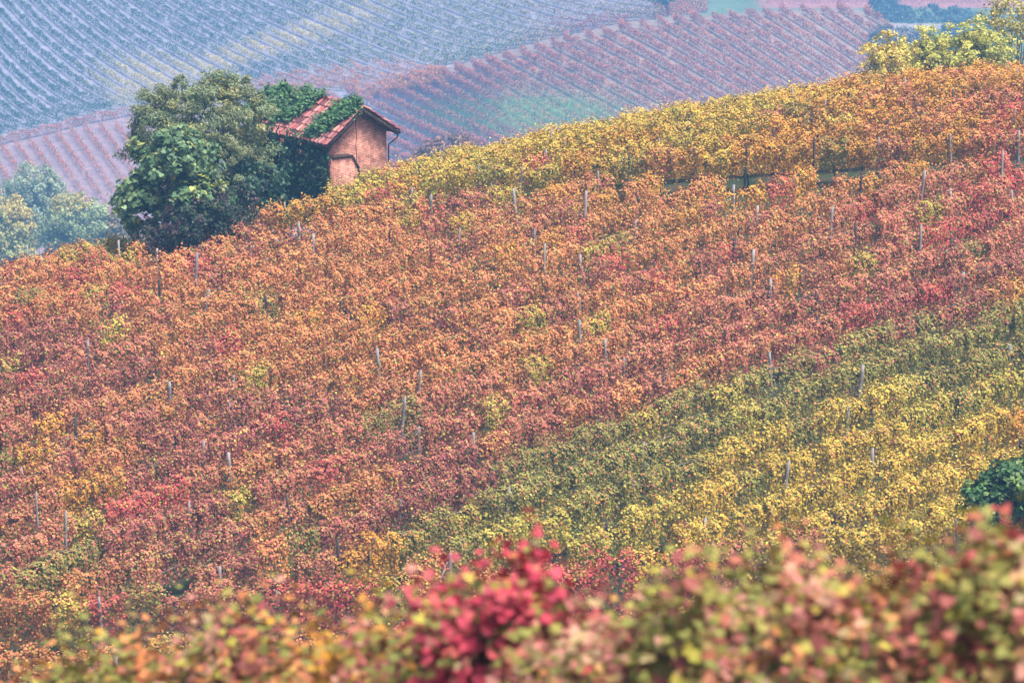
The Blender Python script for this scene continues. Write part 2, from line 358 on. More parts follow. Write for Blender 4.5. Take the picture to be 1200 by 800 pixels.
def build_row(name, pts, label, group, n=1500, size=.09, h0=.5, h1=1.9, posts=(), trunks=False, gaps=None,
              wires=(1.0, 1.62), step=1.15, mat=None, front=.35, dens=lambda u, v: 1.0, tall=lambda u, v: 1.0):
    """pts: vine foot points (M,3) along the row. posts: (index position float, kind, height, tilt, brace)"""
    pts = np.asarray(pts); M = len(pts)
    t = root(name, label, 'vine row', tuple(pts[0]), 0, group); o0 = pts[0]
    dirs = np.gradient(pts[:, :2], axis=0); dirs = dirs / np.linalg.norm(dirs, axis=1, keepdims=True)
    hist = {}
    ppos = [np.array([np.interp(p[0], np.arange(M), pts[:, k]) for k in range(3)]) for p in posts]
    for q in ppos:
        if RNG.random() < front: q[:2] += np.array([dirs[0][1], -dirs[0][0]]) * RNG.uniform(.25, .42)
    for i in range(M):
        u, v, D = proj(pts[i] + (0, 0, 1.2))
        k = dens(u, v) * RNG.uniform(.85, 1.1)
        if RNG.random() < .035: k *= .4
        m = int(n * k)
        if m < 8: continue
        d2 = dirs[i]; per = np.array([-d2[1], d2[0]])
        s, q, h, N = vine_shape(m, step, h0, h1 * tall(u, v) * RNG.uniform(.88, 1.07), off=i * step)
        s = s - step / 2
        C = np.empty((m, 3)); C[:, :2] = pts[i, :2] + s[:, None] * d2 + q[:, None] * per
        C[:, 2] = pts[i, 2] + (np.interp(np.full(m, i) + s / step, np.arange(M), pts[:, 2]) - pts[i, 2]) + h
        Nw = np.empty((m, 3)); Nw[:, :2] = N[:, :1] * d2 + N[:, 1:2] * per; Nw[:, 2] = N[:, 2]
        cols, key = vine_colours(u, v, m)
        f1, f2, f3 = RNG.uniform(0, 6.28, 3)       # shoots ripen unevenly: paler and darker clumps
        cols = cols * (1 + .17 * np.sin(s * 8.5 + h * 3 + f1) * np.sin(h * 9 + f2) + .10 * np.sin(s * 17 - h * 14 + f3))[:, None].clip(.6, 1.4); hist[key] = hist.get(key, 0) + 1
        keep = np.ones(m, bool)
        for p in ppos:                       # leaves grow less thickly right in front of a post
            near = (np.abs((C[:, 0] - p[0]) * d2[0] + (C[:, 1] - p[1]) * d2[1]) < .2)
            keep &= ~(near & (RNG.random(m) < .55))
        C, Nw, cols = C[keep], Nw[keep], cols[keep]
        if len(C) < 4: continue
        S = size * RNG.uniform(.65, 1.25, len(C))
        mesh_np('vine', *(lambda a: (a[0] - o0, a[1], a[2], mat or M_LEAF, a[3]))(leaf_arrays(C, Nw, S, cols)), parent=t)
        if trunks: trunk_object(pts[i], t)
    for p, pp in zip(posts, ppos):
        po = post_object(p[1], pp, p[2], p[3], t, p[5] if len(p) > 5 else .045)
        if p[4]:
            dv = np.array([*(dirs[0] if p[0] < M / 2 else dirs[-1]), 0]) * (-.75 if p[0] < M / 2 else .75)
            b = brace_object(pp, dv, pp, p[2], t)
    for w in wires:
        sel = pts[::2] if M > 3 else pts
        if not np.array_equal(sel[-1], pts[-1]): sel = np.vstack([sel, pts[-1]])
        tubes('wire', [(sel - o0 + np.array([0, 0, w]), np.full(len(sel), .004))], M_WIRE, t, 4)
    return t, hist

ORD = ('first second third fourth fifth sixth seventh eighth ninth tenth eleventh twelfth thirteenth fourteenth fifteenth sixteenth seventeenth '
       'eighteenth nineteenth twentieth').split()
TENS = {20: 'twenty', 30: 'thirty', 40: 'forty', 50: 'fifty', 60: 'sixty'}
def ordinal(n):
    if n <= 20: return ORD[n - 1]
    t, r = n // 10 * 10, n % 10
    return TENS[t] + '-' + ORD[r - 1] if r else TENS[t][:-1] + 'ieth'
CNAME = {'O': 'orange', 'R': 'red', 'M': 'maroon', 'P': 'rusty pink', 'Y': 'yellow', 'K': 'yellow-green', 'G': 'dark green', 'D': 'golden', 'W': 'pale pink', 'C': 'crimson'}
def colour_words(h):
    s = sorted(h, key=lambda k: -h[k])
    if not s: return 'mixed'
    if len(s) == 1 or h[s[1]] < .2 * h[s[0]]: return 'mostly ' + CNAME[s[0]]
    return CNAME[s[0]] + ' and ' + CNAME[s[1]]

# --- main block: slanting rows
def row_dir(target=-.335):
    best = None
    a0 = P(0, 148)
    for a in np.radians(np.linspace(0, 70, 281)):
        q = P(math.cos(a) * 2, 148 + math.sin(a) * 2)
        u0, v0, _ = proj(a0); u1, v1, _ = proj(q)
        e = abs((v1 - v0) / (u1 - u0) - target)
        if best is None or e < best[0]: best = (e, a)
    return best[1]
ROW_ANGLE = row_dir(); DV = np.array([math.cos(ROW_ANGLE), math.sin(ROW_ANGLE)]); NV = np.array([-DV[1], DV[0]])
def rowA_v(u): return np.interp(u, [200, 272, 335, 420, 560, 673, 811, 951, 1112, 1189, 1400], [325, 307, 292, 268, 250, 239, 231, 220, 208, 203, 186])
SPACING = 2.45
YB = 124.2
def main_ok(x, y):
    z = Z(x, y); u, v, D = proj(np.stack([x, y, z], -1))
    ok = (y > YB + (.10 * np.maximum(0, -x - 3))) & (u > -230) & (u < 1480)
    ok &= y < yc(x) + 5.0
    ok &= np.where(u < 262, y < yc(x) + 5.0, v > rowA_v(u) + np.interp(u, [260, 700, 800, 1200], [12, 15, 31, 28]))
    return ok
def sparse(u, v):      # upper middle of the block is thin and lets posts and grass show
    return 1.0 - .38 * math.exp(-((u - 800) / 330) ** 2 - ((v - 290) / 60) ** 2)
rows = []
c0 = np.array([0., 148.])
for k in range(-30, 40):
    s = np.arange(-90, 90, 1.15) + RNG.uniform(0, 1.15)
    q = c0 + NV * SPACING * k + DV * s[:, None]
    q = q + NV * (RNG.normal(0, .11, (len(s), 1)))
    ok = main_ok(q[:, 0], q[:, 1])
    if ok.sum() < 4: continue
    i = np.where(ok)[0]; i = np.arange(i[0], i[-1] + 1)
    q = q[i]; rows.append((k, np.column_stack([q, Z(q[:, 0], q[:, 1])])))
rows.sort(key=lambda r: -r[0])
seen = 0
for n, (k, pts) in enumerate(rows):
    M = len(pts); posts = []
    p = RNG.uniform(0.2, 1.5) if M > 6 else 1
    first = True
    while p < M - .5:
        kind = RNG.choice(['grey', 'grey', 'grey', 'dark', 'pale'])
        at_bottom = first and pts[0][1] < YB + 4
        vp = proj(pts[int(p)])[1]
        posts.append((p, kind, RNG.uniform(1.95, 2.3) if vp < 370 else RNG.uniform(1.6, 2.0) if RNG.random() < .8 else 2.2, (RNG.normal(0, .06), RNG.normal(0, .06)), at_bottom and RNG.random() < .5, RNG.uniform(.045, .065)))
        first = False; p += RNG.uniform(3.6, 5.4) if vp < 370 else RNG.uniform(5, 8)
    t, h = build_row('vine_row', pts, 'x', 'slanting vine rows on the near slope', posts=posts, dens=sparse)
    uu, vv, _ = proj(pts + np.array([0, 0, 1.8]))
    vis = (uu > 5) & (uu < 1195) & (vv < 670) & (pts[:, 1] < yc(pts[:, 0]) + 1.0)
    if vis.sum() >= 2:
        seen += 1
        t['label'] = '%s vine row, %s slanting row counting down from the crest' % (colour_words(h), ordinal(seen))
    else:
        t['label'] = 'vine row of the near slope running on out of sight'
print('main rows', len(rows), 'seen', seen, 'angle', math.degrees(ROW_ANGLE))

# --- upper block: rows along the crest above the headland
uA = np.linspace(274, 1480, 160); hits = np.array([ground_hit(u, rowA_v(u)) for u in uA])
okA = hits[:, 1] < 200; print('row A hits', okA.sum(), hits[0], hits[-1])
ax, ay = hits[okA, 0], hits[okA, 1]
kA = np.polyfit(ax, ay, 3)
for r in range(9):
    step = 1.15; x = np.arange((274 - 600) / F * 172 + [0, 4.2, 5.2, 7., 9., 11.5, 13, 14, 15][r], ax[-1] + 4, step)
    y = np.polyval(kA, x) + r * 2.3
    keep = y < yc(x) + 8
    if keep.sum() < 4: continue
    x, y = x[keep], y[keep]
    pts = np.column_stack([x, y, Z(x, y)]); M = len(pts)
    posts = []
    if r == 0:
        for j, up in enumerate((285, 336, 560, 605, 673, 734, 811, 871, 951, 1028, 1112, 1189, 1250)):
            xp = ground_hit(up, rowA_v(up))[0]; i = np.interp(xp, x, np.arange(M))
            posts.append((i, 'pale' if up in (336, 1112) else 'grey' if up in (560, 605, 1028, 1189, 285) else 'dark', RNG.uniform(1.8, 2.15), (RNG.normal(0, .05), RNG.normal(0, .09)), False, RNG.uniform(.04, .06)))
    else:
        p = RNG.uniform(1, 3)
        while p < M - 1:
            posts.append((p, RNG.choice(['grey', 'dark']), RNG.uniform(1.8, 2.05), (RNG.normal(0, .03), RNG.normal(0, .03)), False, .045)); p += RNG.uniform(3.5, 5)
    lab = ('%s vine row with bare trunks just above the grass gap' if r == 0 else '%s crest vine row, ' + ORD[r] + ' row behind the grass gap')
    t, h = build_row('vine_row', pts, 'x', 'vine rows along the crest', posts=posts, trunks=(r == 0), front=.55 if r == 0 else .3, h0=.72 if r == 0 else .5, h1=1.95)
    t['label'] = lab % colour_words(h)

# --- lowest rows, across the foot of the slope
for r, y0 in enumerate((121.9, 117.6)):
    x = np.arange(-20, 21, 1.1); y = y0 + .16 * np.maximum(0, -x - 4) + .05 * np.maximum(0, x)
    pts = np.column_stack([x, y, Z(x, y)])
    posts = [(p, 'grey', RNG.uniform(1.7, 2.1), (RNG.normal(0, .05), RNG.normal(0, .05)), False, .05) for p in np.arange(RNG.uniform(2, 4), len(x) - 1, 4.7)]
    t, h = build_row('vine_row', pts, 'x', 'vine rows across the foot of the slope', n=1450, h0=.4, h1=2.05, posts=posts)
    t['label'] = '%s level vine row at the slope foot, %s' % (colour_words(h), ('just below row-end posts', 'nearest the bottom corner')[r])

# --- foreground row: a few vines close to the camera
FG = [(-370, 850, 33, 'ODP', .8), (-260, 840, 32.4, 'DGO', .8), (-150, 828, 31.4, 'OGP', .8),   # u, top v, depth, key weights
 (-40, 808, 30.5, 'ODP', .9), (70, 768, 30.0, 'DGOP', .9), (180, 730, 29.4, 'OGPW', 1.0), (290, 702, 28.8, 'WGOM', 1.0), (400, 700, 28.0, 'GWDO', 1.0), (505, 700, 27.2, 'WGMD', 1.0),
 (600, 676, 26.4, 'WCMR', 1.0), (648, 640, 26.0, 'CCCR', .55), (700, 690, 25.6, 'WGRM', 1.0), (800, 668, 25.0, 'WPMG', 1.0), (895, 645, 24.5, 'WMGPG', 1.1), (985, 622, 24.0, 'WPGMO', 1.1), (1080, 612, 23.6, 'PMGOGW', 1.1), (1170, 592, 23.2, 'MPGMRG', 1.1), (1260, 580, 22.8, 'WGPM', 1.1), (1360, 570, 22.4, 'WMGP', 1.), (1470, 560, 22.0, 'WPRM', 1.), (1590, 556, 21.6, 'WGPO', 1.)]
FGL = {0: 'orange vine at the lower corner', 7: 'crimson upright shoots', 13: 'pink and pale green vine below the dark bush'}
b0 = at(FG[0][0], FG[0][1], FG[0][2])
fx = []
for (u, v, D, ks, k) in FG:
    top = at(u, v + 62 + max(0, u - 850) * .08, D); fx.append(top)
fg = root('vine_row', 'pink, red and green vine row closest to the camera along the bottom edge', 'vine row', tuple(b0 - (0, 0, 2.0)))
o0 = np.array(fg.location)
canes = []
for (u, v, D, ks, k), top in zip(FG, fx):
    L = .62; n = int(3500 * k); hv = 2.1
    hj = hv * RNG.uniform(.95, 1.02)
    s, q, h, N = vine_shape(n, L, .55, hj, shoots=13 if ks != 'CCCR' else 4, sc=.13, droop=.3, hedge=.18 if ks != 'CCCR' else .0)
    if ks == 'CCCR': s = s * .85; q *= .6
    d2 = np.array([.985, -.17]); per = np.array([.17, .985])
    C = np.empty((n, 3)); C[:, :2] = top[:2] + (s[:, None] - L / 2) * d2 + q[:, None] * 1.5 * per
    C[:, 2] = top[2] - hv * .97 + h
    Nw = np.empty((n, 3)); Nw[:, :2] = N[:, :1] * d2 + N[:, 1:2] * per; Nw[:, 2] = N[:, 2]
    # leaves of one shoot share a colour, so pick by position
    cell = (np.floor(C[:, 0] / .22) * 7 + np.floor(C[:, 2] / .25) * 13).astype(int)
    kk = np.array([ks[(c * 2654435761 >> 7) % len(ks)] for c in cell]); kk = np.where(RNG.random(n) < .4, RNG.choice(list(ks), n), kk)
    cols = np.zeros((n, 3))
    for q2 in set(kk):
        m = kk == q2; cols[m] = pick(q2, m.sum())
    mg = RNG.random(n) < .07; cols[mg] = pick('K', mg.sum()); mg = RNG.random(n) < .2; cols[mg] = pick('G', mg.sum())
    S = RNG.uniform(.05, .1, n)
    a = leaf_arrays(C, Nw, S, np.clip(cols * .93, .004, .85), LEAF_LOBED, .25)
    vo = mesh_np('vine', a[0] - o0, a[1], a[2], M_LEAF_NEAR, a[3], parent=fg)
    if ks == 'CCCR': vo['label'] = 'crimson vine shoots standing up'
    base = np.array([top[0], top[1], top[2] - hv * .97])
    Lc = [([base - (0, 0, .35), base + (.03, 0, .3), base + (-.02, .02, .7)], [.035, .03, .025])]
    for _ in range(9):
        e = base + (RNG.uniform(-.36, .36), RNG.uniform(-.4, .3), hv * RNG.uniform(.8, 1.04)); mdl = .5 * (base + (0, 0, .7) + e) + RNG.normal(0, .05, 3)
        Lc.append(([base + (-.02, .02, .66), mdl, e], [.009, .007, .004]))
    tubes('cane', [(np.asarray(p) - o0, r) for p, r in Lc], M_CANE, fg, 5)

# ------------------------------------------------------------------ trees and bushes
def tree(name, label, cat, base, blobs, leaf, pal, n_cl, per_cl, cl_r, shape=LEAF_KITE, group=None, trunk_r=.14, up=.45, accents=(), mat=None, limbs=9, shell=.55, bark=None, reach=1.1):
    """blobs: list of (centre, radii) in world; leaf: (min,max); pal: list of (r,g,b,w); accents: (centre, radius, colour, share)"""
    base = np.asarray(base, float); t = root(name, label, cat, tuple(base), 0, group)
    vol = np.array([b[1][0] * b[1][1] * b[1][2] for b in blobs]) ** .7; vol /= vol.sum()
    bi = RNG.choice(len(blobs), n_cl, p=vol)
    d = nrm(RNG.normal(size=(n_cl, 3))); r = shell + (reach - shell) * RNG.random(n_cl) ** (.7 if reach < 1.2 else 1.1)
    ce = np.array([blobs[i][0] for i in bi]); ra = np.array([blobs[i][1] for i in bi])
    cc = ce + d * r[:, None] * ra
    pa = lin(np.array([q[:3] for q in pal])); pw = np.array([q[3] for q in pal]); pw = pw / pw.sum()
    i = np.repeat(np.arange(n_cl), per_cl); n = len(i)
    stretch = RNG.uniform(.6, 1.5, n_cl)
    off = nrm(RNG.normal(size=(n, 3))) * (RNG.random(n) ** .5)[:, None] * cl_r * stretch[i][:, None]; off[:, 2] *= .8
    C = cc[i] + off
    N = d[i] * .55 + nrm(off) * .3 + RNG.normal(0, .5, (n, 3)); N[:, 2] += up
    own = RNG.choice(len(pa), n_cl, p=pw)
    k = np.where(RNG.random(n) < .55, own[i], RNG.choice(len(pa), n, p=pw))
    cols = pa[k] * RNG.normal(1, .1, n_cl).clip(.7, 1.3)[i][:, None] * RNG.normal(1, .14, (n, 1)).clip(.6, 1.4)
    for (ac, ar, colr, share) in accents:
        dd = np.linalg.norm((C - ac), axis=1) / ar
        m = (dd < 1) & (RNG.random(n) < share); cols[m] = lin(colr) * RNG.normal(1, .15, (m.sum(), 1)).clip(.6, 1.4)
    S = RNG.uniform(leaf[0], leaf[1], n)
    a = leaf_arrays(C, N, S, np.clip(cols, .003, .85), shape, .2)
    mesh_np('crown', a[0] - base, a[1], a[2], mat or M_TREE, a[3], parent=t)
    L = []
    cen = np.mean([b[0] for b in blobs], axis=0)
    fork = base + (cen - base) * .45 + RNG.normal(0, .1, 3)
    L.append(([base - (0, 0, .4), base + (fork - base) * .5 + RNG.normal(0, .08, 3), fork], [trunk_r * 1.25, trunk_r, trunk_r * .8]))
    for j in RNG.choice(n_cl, min(limbs, n_cl), replace=False):
        e = cc[j]; mid = fork + (e - fork) * .5 + RNG.normal(0, .12, 3) * np.linalg.norm(e - fork) * .3 + (0, 0, .1)
        L.append(([fork, mid, e], [trunk_r * .5, trunk_r * .28, trunk_r * .08]))
    tubes('trunk', [(np.asarray(p) - base, rr) for p, rr in L], bark or M_TBARK, t, 6)
    return t

def uvblob(u, v, D, ru, rv, rd=None):
    k = D / F; return (at(u, v, D), (ru * k, (rd or ru) * k, rv * k))
D0 = 170.0
def gbase(u, v, D, sink=0.0):
    q = at(u, v, D); return np.array([q[0], q[1], float(Z(q[0], q[1]))])
tree('bushy_tree', 'tall grey-green bushy tree with fine leaves behind the broad-leaved tree beside the hut', 'tree', gbase(245, 285, 174),
     [uvblob(235, 150, 174, 62, 55), uvblob(190, 165, 174, 42, 52), uvblob(282, 150, 174.5, 36, 58), uvblob(240, 205, 175, 68, 55), uvblob(285, 215, 175, 32, 50), uvblob(205, 118, 174, 30, 22), uvblob(255, 105, 174, 26, 18)],
     (.09, .2), [(132,144,102,3),(110,128,94,3),(150,156,108,2),(164,158,98,1),(116,118,94,1)], 760, 120, .3, LEAF_NARROW, trunk_r=.16, up=.3, reach=1.26,
     accents=[(at(152, 138, 174), .35, (222,172,60), .8), (at(262, 110, 174), .7, (160,152,62), .45), (at(305, 140, 174), .5, (168,150,80), .35)], limbs=14)
tree('broadleaf_tree', 'broad-leaved green tree with yellowing leaves at the left of the hut', 'tree', gbase(205, 290, 171),
     [uvblob(200, 205, 171, 52, 52), uvblob(165, 240, 171, 32, 36), uvblob(232, 235, 170.5, 34, 28), uvblob(215, 175, 171.5, 40, 26)],
     (.15, .28), [(98,128,84,3),(84,114,80,3),(124,146,98,2.2),(158,164,88,1),(66,94,68,1.4)], 210, 34, .4, LEAF_LOBED, trunk_r=.12, up=.75,
     accents=[(at(190, 205, 171), 1.0, (206,182,62), .14), (at(170, 262, 170.5), .45, (206,170,50), .5), (at(235, 225, 170), .8, (168,176,78), .3)])
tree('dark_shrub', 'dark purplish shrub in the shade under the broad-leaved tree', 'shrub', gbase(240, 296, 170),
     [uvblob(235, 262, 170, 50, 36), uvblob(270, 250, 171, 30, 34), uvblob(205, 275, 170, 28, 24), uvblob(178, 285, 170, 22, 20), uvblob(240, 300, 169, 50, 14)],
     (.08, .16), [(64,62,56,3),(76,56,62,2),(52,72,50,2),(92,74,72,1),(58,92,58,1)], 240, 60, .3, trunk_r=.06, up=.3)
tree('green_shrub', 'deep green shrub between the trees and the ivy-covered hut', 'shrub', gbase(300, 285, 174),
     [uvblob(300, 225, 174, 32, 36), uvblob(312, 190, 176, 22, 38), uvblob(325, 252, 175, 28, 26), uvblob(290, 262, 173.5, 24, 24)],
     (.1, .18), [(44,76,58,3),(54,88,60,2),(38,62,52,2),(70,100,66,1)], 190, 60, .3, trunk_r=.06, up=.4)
# hazy trees down in the valley; part of the haze is lightened into their leaf colours
DT = 430.0
def vbase(u, D):
    q = at(u, 330, D); return np.array([q[0], q[1], float(Z(q[0], q[1]))])
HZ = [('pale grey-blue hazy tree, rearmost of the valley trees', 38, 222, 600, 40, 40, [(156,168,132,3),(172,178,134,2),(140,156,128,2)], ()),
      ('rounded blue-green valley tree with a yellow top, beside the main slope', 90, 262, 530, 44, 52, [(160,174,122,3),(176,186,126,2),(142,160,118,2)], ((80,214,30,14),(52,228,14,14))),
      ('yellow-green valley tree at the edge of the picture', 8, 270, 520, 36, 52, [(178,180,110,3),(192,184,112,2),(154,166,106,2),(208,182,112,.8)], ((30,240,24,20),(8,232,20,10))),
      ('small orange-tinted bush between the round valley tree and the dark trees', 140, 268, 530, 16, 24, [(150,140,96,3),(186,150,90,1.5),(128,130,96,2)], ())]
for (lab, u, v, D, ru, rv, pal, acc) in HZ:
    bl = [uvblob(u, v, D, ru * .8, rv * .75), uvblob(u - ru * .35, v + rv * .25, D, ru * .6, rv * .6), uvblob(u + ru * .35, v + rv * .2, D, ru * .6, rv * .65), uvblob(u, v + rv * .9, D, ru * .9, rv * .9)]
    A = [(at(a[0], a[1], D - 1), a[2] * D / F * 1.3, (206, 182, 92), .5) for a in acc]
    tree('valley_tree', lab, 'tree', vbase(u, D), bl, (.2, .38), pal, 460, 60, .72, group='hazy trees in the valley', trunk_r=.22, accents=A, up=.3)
# yellow-green trees behind the crest, upper right
for (lab, u, v, D, ru, rv, pal, ncl) in [
    ('thin yellow bush at the left end of the trees behind the crest', 1040, 66, 232, 28, 26, [(210,190,86,3),(190,180,84,3),(222,196,96,2),(190,146,76,1)], 60),
    ('leafy yellow-green bush in the middle behind the crest', 1085, 66, 234, 34, 30, [(200,192,88,3),(178,180,84,3),(214,198,94,2)], 110),
    ('dense green-yellow bush near the right edge behind the crest', 1140, 60, 234, 42, 34, [(190,186,84,3),(168,174,80,3),(208,194,90,2)], 150)]:
    bl = [uvblob(u, v, D, ru, rv), uvblob(u - ru * .5, v + 14, D, ru * .8, rv * .9), uvblob(u + ru * .55, v + 12, D, ru * .8, rv * .9), uvblob(u + ru * .1, v - rv * .5, D, ru * .45, rv * .6), uvblob(u, v + 34, D, ru * 1.1, rv * .8)]
    tree('crest_bush', lab, 'bush', np.array([*at(u, v, D)[:2], float(Z(*at(u, v, D)[:2]))]), bl, (.1, .2), pal, int(ncl * 3), 36, .28, group='bushes behind the crest', reach=1.25, trunk_r=.07, shell=.3, limbs=18)
tree('bare_tree', 'taller half-bare tree with dark branches at the upper right corner', 'tree', np.array([*at(1188, 60, 238)[:2], float(Z(*at(1188, 60, 238)[:2]))]),
     [uvblob(1190, 22, 238, 40, 34), uvblob(1170, 15, 238, 32, 22), uvblob(1215, 40, 238, 40, 40)], (.1, .2), [(176,164,72,3),(150,146,70,3),(200,176,84,2)], 100, 26, .4, trunk_r=.13, shell=.3, limbs=34)
# ivy-covered bush on the right of the near slope
bq = ground_hit(1190, 618, 100)
tree('ivy_bush', 'dark green ivy-covered bush standing among the yellow vines at the right edge', 'bush', bq,
     [uvblob(1188, 573, 126.5, 38, 35), uvblob(1152, 592, 126.2, 26, 24), uvblob(1215, 575, 126.5, 38, 42), uvblob(1175, 556, 126.6, 18, 16)],
     (.1, .2), [(72,108,54,3),(58,92,48,3),(96,128,64,2),(48,74,42,2),(120,142,72,.9)], 190, 60, .26, trunk_r=.08, up=.5)

# ------------------------------------------------------------------ brick hut
def brick_mat():
    m, n, l, p = nmat('old_brick')
    tc = n.new('ShaderNodeTexCoord'); br = n.new('ShaderNodeTexBrick')
    br.inputs['Scale'].default_value = 1.0; br.inputs['Brick Width'].default_value = .27; br.inputs['Row Height'].default_value = .072
    br.inputs['Mortar Size'].default_value = .012; br.inputs['Color1'].default_value = (*lin((190, 98, 80)), 1)
    br.inputs['Color2'].default_value = (*lin((222, 144, 122)), 1); br.inputs['Mortar'].default_value = (*lin((214, 188, 172)), 1)
    l.new(tc.outputs['UV'], br.inputs['Vector'])
    nz = n.new('ShaderNodeTexNoise'); nz.inputs['Scale'].default_value = 3.2; nz.inputs['Detail'].default_value = 10; nz.inputs['Roughness'].default_value = .72
    l.new(tc.outputs['UV'], nz.inputs['Vector'])
    rp = n.new('ShaderNodeValToRGB'); rp.color_ramp.elements[0].position = .36; rp.color_ramp.elements[1].position = .7
    rp.color_ramp.elements[0].color = (.36, .31, .3, 1); rp.color_ramp.elements[1].color = (1.3, 1.22, 1.2, 1)
    l.new(nz.outputs['Fac'], rp.inputs[0])
    mx = n.new('ShaderNodeMix'); mx.data_type = 'RGBA'; mx.blend_type = 'MULTIPLY'; mx.inputs[0].default_value = 1
    l.new(br.outputs['Color'], mx.inputs['A']); l.new(rp.outputs[0], mx.inputs['B'])
    l.new(mx.outputs['Result'], p.inputs['Base Color']); p.inputs['Roughness'].default_value = .95
    b = n.new('ShaderNodeBump'); b.inputs['Strength'].default_value = .6; b.inputs['Distance'].default_value = .02
    l.new(br.outputs['Fac'], b.inputs['Height']); b.invert = True; l.new(b.outputs[0], p.inputs['Normal'])
    return m
M_BRICK = brick_mat()
M_TILE = leaf_mat('clay_tile', .8, 0, .3)
M_WOOD = noise_mat('old_timber', (52, 40, 38), (84, 66, 58), 7, .9)
M_IRON = noise_mat('rusty_iron', (56, 42, 42), (82, 60, 54), 7, .7)
ALPHA = math.radians(44)
HB = at(386, 221, 178.5)                      # near corner of the hut
hut = root('brick_hut', 'small abandoned red brick hut with tiled gable roof on the crest', 'hut', tuple(HB), ALPHA)
W_, L_, HE, PITCH_R = 3.25, 4.55, 2.15, math.radians(33)
HR = HE + W_ / 2 * math.tan(PITCH_R)
# local frame: x along the gable (right and away), y along the ridge (left and away)
def uv_box_project(o):
    me = o.data; uvl = me.uv_layers.new(name='uv')
    for p in me.polygons:
        nx, ny, nz = [abs(q) for q in p.normal]
        for li in p.loop_indices:
            co = me.vertices[me.loops[li].vertex_index].co
            uvl.data[li].uv = (co.x, co.z) if ny >= nx and ny >= nz else ((co.y, co.z) if nx >= nz else (co.x, co.y))
th = .3
prof = [(0, -1.6), (W_, -1.6), (W_, HE), (W_ / 2, HR), (0, HE)]
def prism(prof, y0, y1):
    n = len(prof); V = [(x, y0, z) for x, z in prof] + [(x, y1, z) for x, z in prof]
    f = list(range(n)) + list(range(2 * n - 1, n - 1, -1)); c = [n, n]
    for i in range(n):
        j = (i + 1) % n; f += [j, i, i + n, j + n]; c.append(4)
    return np.array(V, float), np.array(f), np.array(c)
for y0, y1 in ((0, th), (L_ - th, L_)):
    V, f, c = prism(prof, y0, y1); o = mesh_np('gable_wall', V, f, c, M_BRICK, parent=hut); uv_box_project(o)
for x0 in (0, W_ - th):
    V, f, c = box_arrays((x0, th, -1.6), (th, 0, 0), (0, L_ - 2 * th, 0), (0, 0, 1.6 + HE - .02)); o = mesh_np('side_wall', V, f, c, M_BRICK, parent=hut); uv_box_project(o)
# brick buttress on the lower left of the gable with a dark coping
bt = [(-.08, -1.6), (1.5, -1.6), (1.32, .75), (.98, 1.28), (-.08, 1.36)]
V, f, c = prism(bt, -.34, -.003); o = mesh_np('buttress', V, f, c, M_BRICK, parent=hut); uv_box_project(o)
cop = [tube_arrays([(-.12, -.36, 1.39), (.98, -.36, 1.32)], .05, 6), tube_arrays([(.98, -.36, 1.32), (1.34, -.36, .76), (1.52, -.36, -1.5)], .045, 6),
       box_arrays((-.12, -.36, 1.365), (1.12, 0, -.075), (0, .36, 0), (0, 0, .05))]
mesh_np('coping', *join_arrays(cop), M_WOOD, parent=o)
